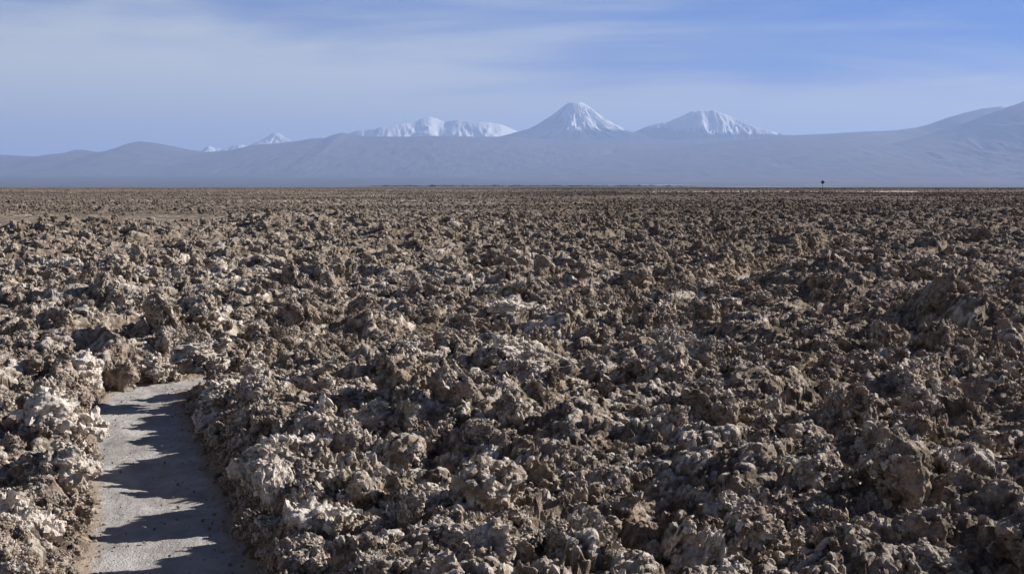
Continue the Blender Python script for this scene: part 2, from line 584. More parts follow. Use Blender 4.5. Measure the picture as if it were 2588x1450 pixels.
def voxel(me, size):
    """fuse overlapping chunks into one skin of even triangles"""
    o = bpy.data.objects.new('tmp', me)
    COL.objects.link(o)
    md = o.modifiers.new('r', 'REMESH')
    md.mode = 'VOXEL'
    md.voxel_size = size
    dg = bpy.context.evaluated_depsgraph_get()
    out = bpy.data.meshes.new_from_object(o.evaluated_get(dg))
    bpy.data.objects.remove(o)
    return out


def clod_mesh(name, seed, kind='lump', sub=6):
    rs = np.random.RandomState(seed)
    bm = bmesh.new()
    sc = np.array({'lump': (1.0, 0.85, 0.72), 'slab': (1.1, 0.85, 0.42), 'fin': (0.95, 0.42, 0.95), 'spire': (0.6, 0.55, 1.1), 'mound': (1.2, 1.0, 0.55)}[kind])
    nch = rs.randint(9, 17)
    for i in range(nch):
        c = rs.normal(size=3)
        c *= (rs.uniform(0.0, 1.0) ** 0.6 * 0.78) / np.linalg.norm(c)
        c = c * sc
        rad = rs.uniform(0.20, 0.50) * (1.15 - 0.5 * np.linalg.norm(c))
        if i == 0:
            c, rad = c * 0, 0.55
        st = rs.uniform(0.6, 1.5, 3) * rad
        if kind in ('slab', 'fin') and i % 2 == 0:           # plates lying with the slab
            st = np.array((1.5, 1.3, 0.45)) * rad if kind == 'slab' else np.array((1.3, 0.45, 1.4)) * rad
        elif rs.rand() < 0.35:                                # broken plates standing out of the lump
            st = np.array((1.35, 1.15, 0.32)) * rad
        Rm = np.array(Euler(rs.uniform(-0.5, 0.5, 3) if kind in ('slab', 'fin') else rs.uniform(0, 6.28, 3)).to_matrix())
        if rs.rand() < 0.75:                                   # angular broken chunk
            pts = rs.normal(size=(rs.randint(9, 16), 3))
            pts /= np.linalg.norm(pts, axis=1)[:, None]
            pts = (pts * st) @ Rm.T + c
            vs_ = [bm.verts.new(p_) for p_ in pts]
            r_ = bmesh.ops.convex_hull(bm, input=vs_)
            junk = [g for g in r_['geom_interior'] + r_['geom_unused'] if isinstance(g, bmesh.types.BMVert) and g.is_valid]
            if junk:
                bmesh.ops.delete(bm, geom=list(set(junk)), context='VERTS')
        else:
            v, f = ico(3)
            pts = v * (1 + 0.25 * fbm3(v * 1.6 + seed + i * 7, 2, seed))[:, None]
            pts = (pts * st) @ Rm.T + c
            vs_ = [bm.verts.new(p_) for p_ in pts]
            for t in f:
                bm.faces.new([vs_[k_] for k_ in t])
    me0 = bpy.data.meshes.new(name)
    bmesh.ops.recalc_face_normals(bm, faces=bm.faces[:])
    bm.to_mesh(me0)
    bm.free()
    vx = {4: 0.15, 5: 0.10, 6: 0.040, 7: 0.032}[sub]
    me = voxel(me0, vx * 1.3)
    off = rs.uniform(-50, 50, 3)
    p = coords(me)
    # weathering: broad swelling and hollows
    n = vnormals(me)
    q = p + off
    p = p + n * (0.13 * fbm3(q * 2.2, 3, seed + 3) - 0.10 * sstep(fbm3(q * 2.6 + 4, 2, seed + 6), 0.1, 0.6))[:, None]
    put(me, p)
    if sub >= 6:
        me = voxel(me, vx)
        p = coords(me)
    crumb = sstep(fbm3((p + off) * 1.3, 2, seed + 8), -0.35, 0.25)      # some faces stay plain, the rest turns to popcorn
    crumb = 0.25 + 0.75 * crumb
    tip = 0
    for s_, amp in ((4.5, 0.10), (9.5, 0.080), (19.0, 0.055)):
        if vx * s_ > 0.85:
            continue
        n = vnormals(me)
        q = p * s_ + off
        q = q + 0.35 * np.stack([perlin3(q[:, 0], q[:, 1], q[:, 2], seed + 11), perlin3(q[:, 1], q[:, 2], q[:, 0], seed + 12), perlin3(q[:, 2], q[:, 0], q[:, 1], seed + 13)], 1)
        l = 0.55 - vor3(q, seed + int(s_))
        p = p + n * (amp * l * crumb)[:, None]
        put(me, p)
        tip = tip + l * crumb
    if sub >= 6:                                              # little horns of grown salt
        sp = perlin3(p[:, 0] * 8, p[:, 1] * 8, p[:, 2] * 8 + off[0], seed + 9)
        n = vnormals(me)
        p = p + n * (0.34 * np.clip(sp - 0.24, 0, 1) * crumb)[:, None] * (1, 1, 1.5)
    p[:, 2] -= np.percentile(p[:, 2], 4)
    ext = max(np.ptp(p[:, 0]), np.ptp(p[:, 1]))
    p = p * (2.0 / max(ext, np.ptp(p[:, 2]) * 0.8))
    put(me, p)
    me.name = name
    a = me.attributes.new('tip', 'FLOAT', 'POINT')
    a.data.foreach_set('value', np.clip(tip * np.ones(len(p)) * 0.9, -1, 1).astype(np.float32))
    for pl in ('sharp_face',):
        if pl in me.attributes:
            me.attributes.remove(me.attributes[pl])
    me.polygons.foreach_set('use_smooth', np.full(len(me.polygons), False))
    me.materials.clear()
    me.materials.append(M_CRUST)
    return me


KINDS = ['lump', 'mound', 'slab', 'lump', 'fin', 'lump', 'mound', 'lump', 'slab', 'lump', 'mound', 'lump', 'lump', 'spire', 'lump', 'slab', 'lump', 'mound', 'lump', 'lump']
NEAR = [clod_mesh('salt_clod', 100 + i, kd, 7) for i, kd in enumerate(KINDS)]
LOW = [clod_mesh('salt_clod', 300 + i, kd, 5) for i, kd in enumerate(['lump', 'mound', 'slab', 'lump', 'mound', 'lump', 'slab', 'mound', 'lump', 'lump', 'mound', 'mound'])]


def ground_h(x, y):
    """smooth-ish local level for seating clods"""
    x, y = np.atleast_1d(np.asarray(x, float)), np.atleast_1d(np.asarray(y, float))
    return crust_height(x, y, np.full(len(x), 0.05))


# ---- the clods one can point at in the photo:
# (px, base py, width px, height px, kind, seed, yaw, frost, name, label)
HEROES = [
    (212, 992, 85, 112, 'fin', 501, 60, .75, 'salt_slab', 'tall pale pointed salt slab leaning at the left corner of the path bend'),
    (292, 986, 95, 88, 'lump', 502, 20, .0, 'salt_clod', 'layered orange-brown clod just right of the tall pale pointed slab'),
    (398, 970, 108, 86, 'slab', 503, 70, .1, 'salt_slab', 'dark slanted broken slab at the far edge of the path bend'),
    (455, 862, 60, 62, 'fin', 504, 10, .6, 'salt_slab', 'left one of two pale upright plates on the mound behind the path bend'),
    (498, 886, 62, 56, 'fin', 505, -15, .55, 'salt_slab', 'right one of two pale upright plates on the mound behind the path bend'),
    (480, 940, 150, 90, 'mound', 506, 0, .25, 'salt_mound', 'knobbly salt mound carrying two pale plates behind the path bend'),
    (105, 1120, 230, 150, 'mound', 507, 15, .7, 'salt_mound', 'large white frosted salt mound at the left edge of the path'),
    (205, 1160, 75, 80, 'slab', 508, 75, -.1, 'salt_slab', 'striped orange slab overhanging the left edge of the path'),
    (165, 1240, 130, 120, 'lump', 509, 30, .4, 'salt_boulder', 'rounded grey salt boulder low on the left bank of the path'),
    (50, 1375, 200, 150, 'slab', 510, 15, .8, 'salt_slab', 'big sloping white block at the lower left corner of the photo'),
    (178, 1340, 110, 95, 'lump', 511, 50, -.2, 'salt_boulder', 'dark rough rounded clod between the big sloping block and the path'),
    (552, 1035, 112, 80, 'lump', 512, 0, .75, 'salt_boulder', 'white frosted boulder at the inner corner of the path bend'),
    (598, 1000, 80, 60, 'lump', 513, 40, .1, 'salt_boulder', 'smooth brown faced block above a dark hollow near the path bend'),
    (520, 1110, 95, 90, 'lump', 514, 10, .5, 'salt_boulder', 'pale square block low on the right bank of the path bend'),
    (690, 1290, 100, 165, 'fin', 515, 70, .45, 'salt_slab', 'tall upright pale slab standing on the right bank of the path'),
    (735, 1180, 110, 90, 'lump', 516, 70, .7, 'salt_boulder', 'white crusted boulder directly behind the tall upright slab'),
    (845, 1280, 190, 120, 'mound', 517, 20, .8, 'salt_mound', 'wide mound capped with bright white salt right of the tall upright slab'),
    (800, 1370, 200, 115, 'slab', 518, -10, .9, 'salt_slab', 'undercut ledge with a bright white rim above the lower end of the path'),
    (985, 1445, 130, 120, 'spire', 519, 0, 1., 'salt_boulder', 'brightest white lumpy salt column at the bottom edge of the photo'),
    (975, 1172, 160, 75, 'mound', 520, 0, .45, 'salt_mound', 'smooth grey domed block in the middle of the left foreground'),
    (945, 1195, 70, 55, 'lump', 521, 80, .5, 'salt_clod', 'small pale cube shaped clod in front of the smooth grey domed block'),
    (1285, 1270, 110, 100, 'lump', 522, 10, -.2, 'salt_boulder', 'dark brown rounded clod with a furry surface in the centre foreground'),
    (1440, 1050, 190, 115, 'mound', 523, 0, -.1, 'salt_mound', 'dark brown rough dome in the middle of the crust'),
    (1310, 1110, 130, 100, 'mound', 524, 30, -.1, 'salt_mound', 'tapering brown mound left below the dark rough dome'),
    (1205, 1020, 150, 100, 'lump', 525, 0, .15, 'salt_boulder', 'grey boulder with two blunt horns left of the dark rough dome'),
    (1115, 1310, 90, 75, 'slab', 526, 40, .5, 'salt_slab', 'pale wedge with a sunlit top in the centre foreground'),
    (1515, 1410, 140, 140, 'fin', 527, 25, .1, 'salt_slab', 'leaning grey fin shaped slab near the bottom centre'),
    (1975, 1375, 150, 140, 'fin', 528, -35, .3, 'salt_slab', 'pale fin with a sunlit left rim at the bottom right centre'),
    (2300, 1370, 130, 85, 'slab', 529, 0, .2, 'salt_slab', 'flat topped hanging block in the lower right foreground'),
    (1965, 1090, 60, 100, 'spire', 530, 0, .35, 'salt_spire', 'slim curved grey spire right of centre'),
    (2430, 935, 190, 150, 'lump', 531, 30, -.3, 'salt_boulder', 'largest dark salt boulder near the right edge'),
    (2540, 960, 130, 110, 'slab', 532, 10, -.3, 'salt_slab', 'dark slab at the right edge beside the largest dark boulder'),
    (1985, 790, 130, 75, 'fin', 533, 10, .2, 'salt_slab', 'broad flat grey slab tilted up right of centre'),
    (2085, 770, 90, 95, 'fin', 534, -30, -.2, 'salt_slab', 'dark tilted slab leaning over the broad flat grey slab'),
    (2310, 690, 60, 55, 'lump', 535, 0, -.1, 'salt_boulder', 'brown left half of a split block standing high on the right'),
    (2360, 696, 70, 58, 'lump', 536, 20, .2, 'salt_boulder', 'grey right half of a split block standing high on the right'),
    (1290, 800, 190, 55, 'mound', 537, 0, .8, 'salt_mound', 'low white powdery mound in the middle of the crust field'),
    (150, 700, 100, 60, 'lump', 538, 0, .8, 'salt_boulder', 'white topped clod standing out in the left middle distance'),
    (672, 680, 85, 45, 'lump', 539, 0, .0, 'salt_boulder', 'smooth brown block left of centre in the middle distance'),
    (1040, 640, 90, 40, 'lump', 540, 0, -.3, 'salt_boulder', 'dark blocky clod in the middle distance left of the bare patch'),
    (2090, 1060, 80, 60, 'lump', 541, 0, -.1, 'salt_clod', 'brown hollow clod in the right middle of the field'),
    (2235, 905, 60, 110, 'spire', 542, 0, .1, 'salt_spire', 'tall rough spire left of the largest dark boulder'),
    (1620, 1230, 90, 80, 'lump', 543, 0, .1, 'salt_clod', 'single rounded clod in front of the bright frosted patch right of centre'),
    (1800, 1160, 110, 75, 'lump', 544, 0, .8, 'salt_clod', 'white splintered clod with upright needles right of centre'),
]

hero_xy = []
for (px, py, wd, ht, kd, seed, yaw, frost, nm, lab) in HEROES:
    big = wd > 100
    me = clod_mesh(nm, seed, kd, 7 if big else 6)
    z = 0.14
    for _ in range(4):                                     # seat it where its base ray meets the crust
        x, y = at_z(px, py, z)
        z = float(np.clip(macro(np.array([x]), np.array([y]))[0][0] - 0.12, 0.02, 0.8))
        if path_dist(np.array([x]), np.array([y]))[0] < 0.25:
            z = 0.02
    x, y = at_z(px, py, z)
    co = np.empty(len(me.vertices) * 3, np.float32)
    me.vertices.foreach_get('co', co)
    co = co.reshape(-1, 3)
    c_, s_ = math.cos(R(yaw)), math.sin(R(yaw))
    xr = co[:, 0] * c_ - co[:, 1] * s_
    wW = wd * 1.08 / F * y
    wH = ht * 1.12 / F * y
    k1 = wW / np.ptp(xr)
    k2 = wH / np.ptp(co[:, 2])
    yd = k1
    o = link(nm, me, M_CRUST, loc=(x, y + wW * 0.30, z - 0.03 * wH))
    o.rotation_euler = (0, 0, R(yaw))
    o.scale = (k1, yd, k2)
    o['frost'] = frost
    tag(o, lab, nm.replace('_', ' '), None)
    hero_xy.append((x, y + wW * 0.3, wW / 2))
hero_xy = np.array(hero_xy)

# ---- every other clod: scattered over the crust, biggest in view become objects, the rest one mass
rng = np.random.RandomState(7)


def scatter(r0, r1, dens, smin, smax, pw, amax=0.43):
    n = int(dens * amax * (r1 * r1 - r0 * r0))
    rr = np.sqrt(rng.uniform(r0 * r0, r1 * r1, n))
    aa = rng.uniform(-amax, amax, n)
    x, y = rr * np.sin(aa), rr * np.cos(aa)
    s = smin + (smax - smin) * rng.uniform(0, 1, n) ** pw
    return np.stack([x, y, s], 1)


def bank_scatter():
    """clods and crumbs that line the two banks of the path"""
    out = []
    seg = np.hypot(*np.gradient(PC[:, :2], axis=0).T)
    for i in range(len(PC)):
        if PC[i, 1] < 4.8:
            continue
        tx, ty = tang[i]
        for _ in range(max(1, int(seg[i] * 190 * (1 if PC[i, 1] < 20 else 0.5)))):
            sd_ = rng.choice((-1, 1))
            e = abs(rng.normal(0, 0.24)) + 0.02
            t_ = rng.uniform(-0.1, 0.1)
            x = PC[i, 0] - ty * sd_ * (PC[i, 2] + e) + tx * t_
            y = PC[i, 1] + tx * sd_ * (PC[i, 2] + e) + ty * t_
            out.append((x, y, rng.uniform(0.012, 0.03) + rng.uniform(0, 1) ** 2 * min(0.095, e * 0.55)))
    return np.array(out)


BANK = bank_scatter()
# crumbs kicked onto the path itself, thicker towards its edges
_cr = []
for i in range(len(PC)):
    if 5.0 < PC[i, 1] < 17:
        for _ in range(11):
            sd_ = rng.choice((-1, 1))
            e = PC[i, 2] * (1 - rng.uniform(0, 1) ** 6)
            _cr.append((PC[i, 0] - tang[i][1] * sd_ * e + rng.normal(0, .03), PC[i, 1] + tang[i][0] * sd_ * e + rng.normal(0, .05), rng.uniform(0.003, 0.007) + 0.010 * rng.uniform(0, 1) ** 4))
CRUMB = np.array(_cr)
C = np.concatenate([
    scatter(4.9, 16, 15, 0.06, 0.235, 1.4),
    scatter(4.9, 16, 55, 0.015, 0.06, 1.5),
    scatter(16, 34, 12, 0.06, 0.22, 1.6),
    scatter(16, 34, 25, 0.03, 0.07, 1.5),
    scatter(34, 75, 9, 0.05, 0.22, 2.6),
    scatter(75, 160, 12.0, 0.05, 0.17, 2.4),
    scatter(160, 420, 4.5, 0.06, 0.15, 2.2),
    scatter(420, 1500, 0.3, 0.09, 0.20, 2.0),
    BANK,
    CRUMB,
])
C[:, 2] *= np.clip(1 + 0.5 * fbm2(C[:, 0] * 0.4, C[:, 1] * 0.4, 2, 96), 0.55, 1.4)
C[:, 2] = np.where(C[:, 1] < 60, np.minimum(C[:, 2], 0.20 + 0.035 * rng.uniform(0, 1, len(C))), C[:, 2])      # patches of big and of small clods
lvl, rough = macro(C[:, 0], C[:, 1])
H, _, pdv, _ = ground_h(C[:, 0], C[:, 1])
BN = np.hypot(C[:, 0] * 0, 0) + (np.arange(len(C)) >= len(C) - len(BANK) - len(CRUMB))
CR = np.arange(len(C)) >= len(C) - len(CRUMB)
keep = (rng.uniform(0, 1, len(C)) < np.clip((rough - 0.15) * 1.3, 0, 1)) & ((pdv > C[:, 2] * 0.7 + 0.01) | CR)
# clustering, so that the crust has heaps and gaps
cl_ = fbm2(C[:, 0] * 0.9, C[:, 1] * 0.9, 2, 95)
keep &= rng.uniform(0, 1, len(C)) < np.where(BN > 0, 1, np.clip(0.62 + 1.1 * cl_, 0.12, 1))
keep &= ~((blobs(C[:, 0], C[:, 1], LOWS[1:], 0.05) > 0.06) & (C[:, 2] > 0.035))
keep &= (C[:, 1] < 60) | (rng.uniform(0, 1, len(C)) < np.clip(0.7 + 1.3 * fbm2(C[:, 0] * 0.02, C[:, 1] * 0.06, 3, 97), 0.1, 1))
for hx, hy, hr in hero_xy:
    keep &= ~((np.hypot(C[:, 0] - hx, C[:, 1] - hy) < hr * 1.05) & (C[:, 2] > 0.05) & (C[:, 2] > hr * 0.35))
C, H, pdv, CR = C[keep], H[keep], pdv[keep], CR[keep]
n = len(C)
yawv = rng.uniform(0, 2 * math.pi, n)
tilt = rng.normal(0, 0.35, (n, 2))
scl = C[:, 2:3] * rng.uniform(0.8, 1.25, (n, 3))
scl[:, 2] *= rng.uniform(0.70, 1.15, n)
zz = np.where(CR, 0.012 - 0.3 * C[:, 2], H - C[:, 2] * 0.40)
dist = np.hypot(C[:, 0], C[:, 1])
inview = (np.abs(C[:, 0] / C[:, 1]) < 0.37) & (dist > 5.9)
score = np.where(inview, C[:, 2] * (scl[:, 2] / C[:, 2]) ** 0.5 / dist, 0)
order = np.argsort(-score)
N_IND = 300 - len(HEROES)
ind = order[:N_IND]
rest = order[N_IND:]


SHORT = ['the tall pale pointed slab', 'the layered orange clod', 'the dark slanted slab', 'the left upright plate', 'the right upright plate', 'the knobbly plate mound',
         'the large white mound', 'the striped orange slab', 'the round grey boulder', 'the big sloping block', 'the dark bank clod', 'the frosted bend boulder',
         'the brown faced block', 'the pale square block', 'the tall upright slab', 'the white crusted boulder', 'the wide white capped mound', 'the white rimmed ledge',
         'the brightest white column', 'the smooth grey dome', 'the pale cube clod', 'the dark furry clod', 'the dark rough dome', 'the tapering brown mound',
         'the two horned boulder', 'the pale wedge', 'the leaning grey fin', 'the pale sunlit fin', 'the flat topped block', 'the slim curved spire', 'the largest dark boulder',
         'the dark edge slab', 'the broad tilted slab', 'the dark tilted slab', 'the left split block', 'the right split block', 'the white powdery mound',
         'the white topped clod', 'the smooth brown block', 'the dark blocky clod', 'the brown hollow clod', 'the tall rough spire', 'the rounded clod',
         'the white splintered clod']
ORD = ['nearest', 'second', 'third', 'fourth', 'fifth', 'sixth', 'seventh', 'eighth', 'ninth', 'tenth', 'eleventh', 'twelfth', 'thirteenth', 'fourteenth', 'fifteenth', 'sixteenth', 'seventeenth', 'eighteenth', 'nineteenth', 'twentieth', 'outermost']
DIRS = ['right of', 'above right of', 'above', 'above left of', 'left of', 'below left of', 'below', 'below right of']


def name_all(idx, kinds, frosts):
    """a label for each clod: its look, then its rank among the clods on that side of the nearest landmark clod, as seen"""
    pxy = np.column_stack([C[idx, 0] / C[idx, 1] * F + CX, 470 + (CAM_Z - zz[idx] - scl[idx, 2]) / C[idx, 1] * F])
    hp = np.array([(h[0], h[1] - h[3] / 2) for h in HEROES], float)
    d = np.hypot(pxy[:, None, 0] - hp[None, :, 0], pxy[:, None, 1] - hp[None, :, 1])
    hn = d.argmin(1)
    v = pxy - hp[hn]
    sec = np.round(np.arctan2(-v[:, 1], v[:, 0]) / (math.pi / 4)).astype(int) % 8
    dd = d.min(1)
    size = scl[idx].max(1) / C[idx, 1]
    lo, hi = np.percentile(size, (33, 75))
    shape = {'lump': 'rounded', 'mound': 'low', 'slab': 'flat', 'fin': 'blade shaped', 'spire': 'pointed'}
    out = [None] * len(idx)
    for key in set(zip(hn.tolist(), sec.tolist())):
        mem = [i for i in range(len(idx)) if (hn[i], sec[i]) == key]
        mem.sort(key=lambda i: dd[i])
        for r_, i in enumerate(mem):
            sz = 'small' if size[i] < lo else 'large' if size[i] > hi else 'mid sized'
            fr = 'white dusted' if frosts[i] > 0.16 else 'brown'
            out[i] = f"{sz} {fr} {shape[kinds[i]]} clod, {ORD[min(r_, 20)]} {DIRS[key[1]]} {SHORT[key[0]]}"
    return out


def zone(i):
    x, y, s = C[i]
    if pdv[i] < 0.55 and y < 17:
        return 'clods along the left bank of the path' if x < -1.4 - 0.17 * y else 'clods along the right bank of the path'
    if x / y < -0.27:
        return 'clods in the crust left of the path'
    return 'clods in the crust right of the path'


base_objs = [None] * len(NEAR)
picks = rng.randint(0, len(NEAR), len(ind))
frosts = rng.uniform(-0.18, 0.32, len(ind))
labels = name_all(ind, [KINDS[j] for j in picks], frosts)
for q, i in enumerate(ind):
    j = int(picks[q])
    if base_objs[j] is None:
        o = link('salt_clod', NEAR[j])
        base_objs[j] = o
    else:
        o = base_objs[j].copy()
        COL.objects.link(o)
    o.location = (C[i, 0], C[i, 1], zz[i])
    o.rotation_euler = (tilt[i, 0], tilt[i, 1], yawv[i])
    o.scale = scl[i]
    o['frost'] = float(frosts[q])
    grp = zone(i)
    tag(o, labels[q], 'salt clod', grp)


def instanced(name, idx, protos, label):
    pc = bpy.data.collections.new(name + '_shapes')      # never linked to the scene: only a source of shapes
    for me in protos:
        pc.objects.link(bpy.data.objects.new('salt_clod_shape', me))
    me = bpy.data.meshes.new(name)
    me.vertices.add(len(idx))
    me.vertices.foreach_set('co', np.column_stack([C[idx, 0], C[idx, 1], zz[idx]]).astype(np.float32).ravel())
    a = me.attributes.new('rot', 'FLOAT_VECTOR', 'POINT')
    a.data.foreach_set('vector', np.column_stack([tilt[idx], yawv[idx]]).astype(np.float32).ravel())
    a = me.attributes.new('scl', 'FLOAT_VECTOR', 'POINT')
    a.data.foreach_set('vector', scl[idx].astype(np.float32).ravel())
    a = me.attributes.new('idx', 'INT', 'POINT')
    a.data.foreach_set('value', rng.randint(0, len(protos), len(idx)).astype(np.int32))
    me.update()
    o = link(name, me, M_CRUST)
    tag(o, label, None, None, 'stuff')
    g = bpy.data.node_groups.new(name, 'GeometryNodeTree')
    g.interface.new_socket('Geometry', in_out='INPUT', socket_type='NodeSocketGeometry')
    g.interface.new_socket('Geometry', in_out='OUTPUT', socket_type='NodeSocketGeometry')
    k = NT(g)
    gi = g.nodes.new('NodeGroupInput')
    go = g.nodes.new('NodeGroupOutput')
    ci = g.nodes.new('GeometryNodeCollectionInfo')
    ci.inputs['Collection'].default_value = pc
    ci.inputs['Separate Children'].default_value = True
    ci.inputs['Reset Children'].default_value = True
    def attr(nm, dt):
        nd = g.nodes.new('GeometryNodeInputNamedAttribute')
        nd.data_type = dt
        nd.inputs['Name'].default_value = nm
        return nd.outputs[0]
    ip = g.nodes.new('GeometryNodeInstanceOnPoints')
    ip.inputs['Pick Instance'].default_value = True
    e2r = g.nodes.new('FunctionNodeEulerToRotation')
    L = g.links.new
    L(gi.outputs[0], ip.inputs['Points'])
    L(ci.outputs[0], ip.inputs['Instance'])
    L(attr('idx', 'INT'), ip.inputs['Instance Index'])
    L(attr('rot', 'FLOAT_VECTOR'), e2r.inputs[0])
    L(e2r.outputs[0], ip.inputs['Rotation'])
    L(attr('scl', 'FLOAT_VECTOR'), ip.inputs['Scale'])
    L(ip.outputs[0], go.inputs[0])
    mod = o.modifiers.new('scatter', 'NODES')
    mod.node_group = g
    return o


dr = dist[rest]
instanced('salt_rubble', rest[dr < 26], NEAR, 'countless small salt clods littering the crust in the foreground')
instanced('distant_salt_rubble', rest[dr >= 26], LOW, 'countless salt clods of the far crust running out to the horizon')

# ------------------------------------------------------------------ pale salt track far out, in front of the horizon
def strip(name, pts, hw, z, mat, label):
    pts = np.array(pts, float)
    t = np.linspace(0, 1, 240)
    s = np.linspace(0, 1, len(pts))
    xs, ys = np.interp(t, s, pts[:, 0]), np.interp(t, s, pts[:, 1])
    rowz = []
    for u_ in (-1, -0.9, 0.9, 1):
        rowz.append(np.column_stack([xs, ys + u_ * hw, z + (0.0 if abs(u_) < 0.95 else -0.6) + 0.10 * fbm2(xs * 0.06, ys * 0.0, 3, 99)]))
    me = grid_mesh(name, np.concatenate(rowz), 4, len(t), smooth=True, attrs={'edge': np.zeros(4 * len(t))})
    return tag(link(name, me, mat), label, kind='structure')


m, k = new_mat('bleached_salt')
pos = k.n('ShaderNodeNewGeometry').outputs['Position']
M_WHITE = finish(m, k, k.mix(k.ramp(k.noise(pos, 0.4, 4), .4, .6), (0.72, 0.69, 0.64), (0.55, 0.5, 0.44)), 0.9)
strip('track', [at_z(1560, 484.5, 0.5), at_z(2300, 483.5, 0.5)], 9, 0.50, M_WHITE, 'thin white salt track crossing the flat just below the horizon')
#strip('pan', [at_z(560, 487.5, 0.45), at_z(800, 487, 0.45)], 6, 0.47, M_WHITE, 'thin pale salt pan far out on the left side of the flat')

# ------------------------------------------------------------------ road sign beyond the crust
m, k = new_mat('weathered_galvanised_metal')
pos = k.n('ShaderNodeNewGeometry').outputs['Position']
M_METAL = finish(m, k, k.mix(k.noise(pos, 6, 4), (0.07, 0.07, 0.08), (0.12, 0.115, 0.12)), 0.7)
sx, sy, _ = at_d(2079, 470, 400)
root = bpy.data.objects.new('road_sign', None)
root.location = (sx, sy, 0.3)
COL.objects.link(root)
tag(root, 'dark diamond shaped road sign on a thin post at the horizon', 'road sign')
bm = bmesh.new()
bmesh.ops.create_cube(bm, size=1)
for v in bm.verts:
    v.co = Vector((v.co.x * 0.11, v.co.y * 0.07, v.co.z * 3.0 + 1.4))
bmesh.ops.bevel(bm, geom=bm.edges[:], offset=0.01, segments=1, affect='EDGES')
me = bpy.data.meshes.new('post'); bm.to_mesh(me); bm.free()
link('post', me, M_METAL, root)
bm = bmesh.new()
s = 0.58
prof = []
for k_ in range(4):                                         # diamond with rounded corners
    ang = k_ * math.pi / 2
    for d_ in (-0.10, 0, 0.10):
        c0 = Vector((math.cos(ang), math.sin(ang))) * (s - abs(d_) * 0.35 - (0 if d_ else 0.0))
        t0 = Vector((-math.sin(ang), math.cos(ang))) * d_ * 0.6
        prof.append(c0 + t0)
vs = [bm.verts.new((p_.x, -0.045, p_.y + 2.9)) for p_ in prof]
fc = bm.faces.new(vs)
ex = bmesh.ops.extrude_face_region(bm, geom=[fc])
for v in [g for g in ex['geom'] if isinstance(g, bmesh.types.BMVert)]:
    v.co.y -= 0.03
bmesh.ops.recalc_face_normals(bm, faces=bm.faces[:])
me = bpy.data.meshes.new('sign_plate'); bm.to_mesh(me); bm.free()
link('sign_plate', me, M_METAL, root)
bm = bmesh.new()
for zc in (2.65, 3.1):
    g = bmesh.ops.create_cube(bm, size=1)
    for v in g['verts']:
        v.co = Vector((v.co.x * 0.5, v.co.y * 0.03 - 0.09, v.co.z * 0.06 + zc))
me = bpy.data.meshes.new('bracket'); bm.to_mesh(me); bm.free()
link('bracket', me, M_METAL, root)

# low scrub line at the far side of the flat
m, k = new_mat('dry_scrub')
pos = k.n('ShaderNodeNewGeometry').outputs['Position']
M_SCRUB = finish(m, k, k.mix(k.noise(pos, 0.5, 3), (0.05, 0.05, 0.035), (0.09, 0.08, 0.05)), 0.95)
nx = 1600
D = 6000.0
xs = np.linspace(ray(880, 466)[0], ray(1800, 466)[0], nx) * D
hb = np.clip(5.5 + 3.5 * fbm2(xs * 0.02, xs * 0, 4, 120), 0.5, 14) * sstep(np.abs(np.linspace(-1, 1, nx)), 1.0, 0.75)
rows_ = []
for v_, s_ in ((-1, 0), (-0.6, 0.7), (0, 1), (0.6, 0.7), (1, 0)):
    rows_.append(np.column_stack([xs, np.full(nx, D + 25 * v_) + 10 * perlin2(xs * 0.03, xs * 0 + v_, 121), hb * s_ * (1 + 0.3 * perlin2(xs * 0.11, xs * 0 + v_ * 3, 122)) - (0.5 if s_ == 0 else 0)]))
me = grid_mesh('scrub', np.concatenate(rows_), 5, nx, smooth=False)
tag(link('scrub', me, M_SCRUB), 'thin dark line of low scrub on the horizon below the volcanoes', kind='stuff')

# ------------------------------------------------------------------ the far land
def build_bajada():
    az = np.linspace(-0.62, 0.62, 500)
    ds = np.concatenate([np.linspace(14000, 26000, 60), np.linspace(26200, 70000, 240)])
    A, Dd = np.meshgrid(az, ds)
    A, Dd = A.ravel(), Dd.ravel()
    x, y = np.tan(A) * Dd, Dd
    t = np.clip((Dd - 22000) / 47000, 0, 1)
    z = -22 + 1100 * t ** 1.35
    z = z + 30 * t * fbm2(x / 5200, y / 9000, 4, 131) + 14 * sstep(t, 0.02, 0.3) * fbm2(x / 900, y / 2600, 3, 132)
    me = grid_mesh('alluvial_plain', np.column_stack([x, y, z]), len(ds), len(az), smooth=True)
    tag(link('alluvial_plain', me, M_BAJ), 'hazy blue plain sloping gently up from the salt flat to the volcanoes', kind='structure')


build_bajada()


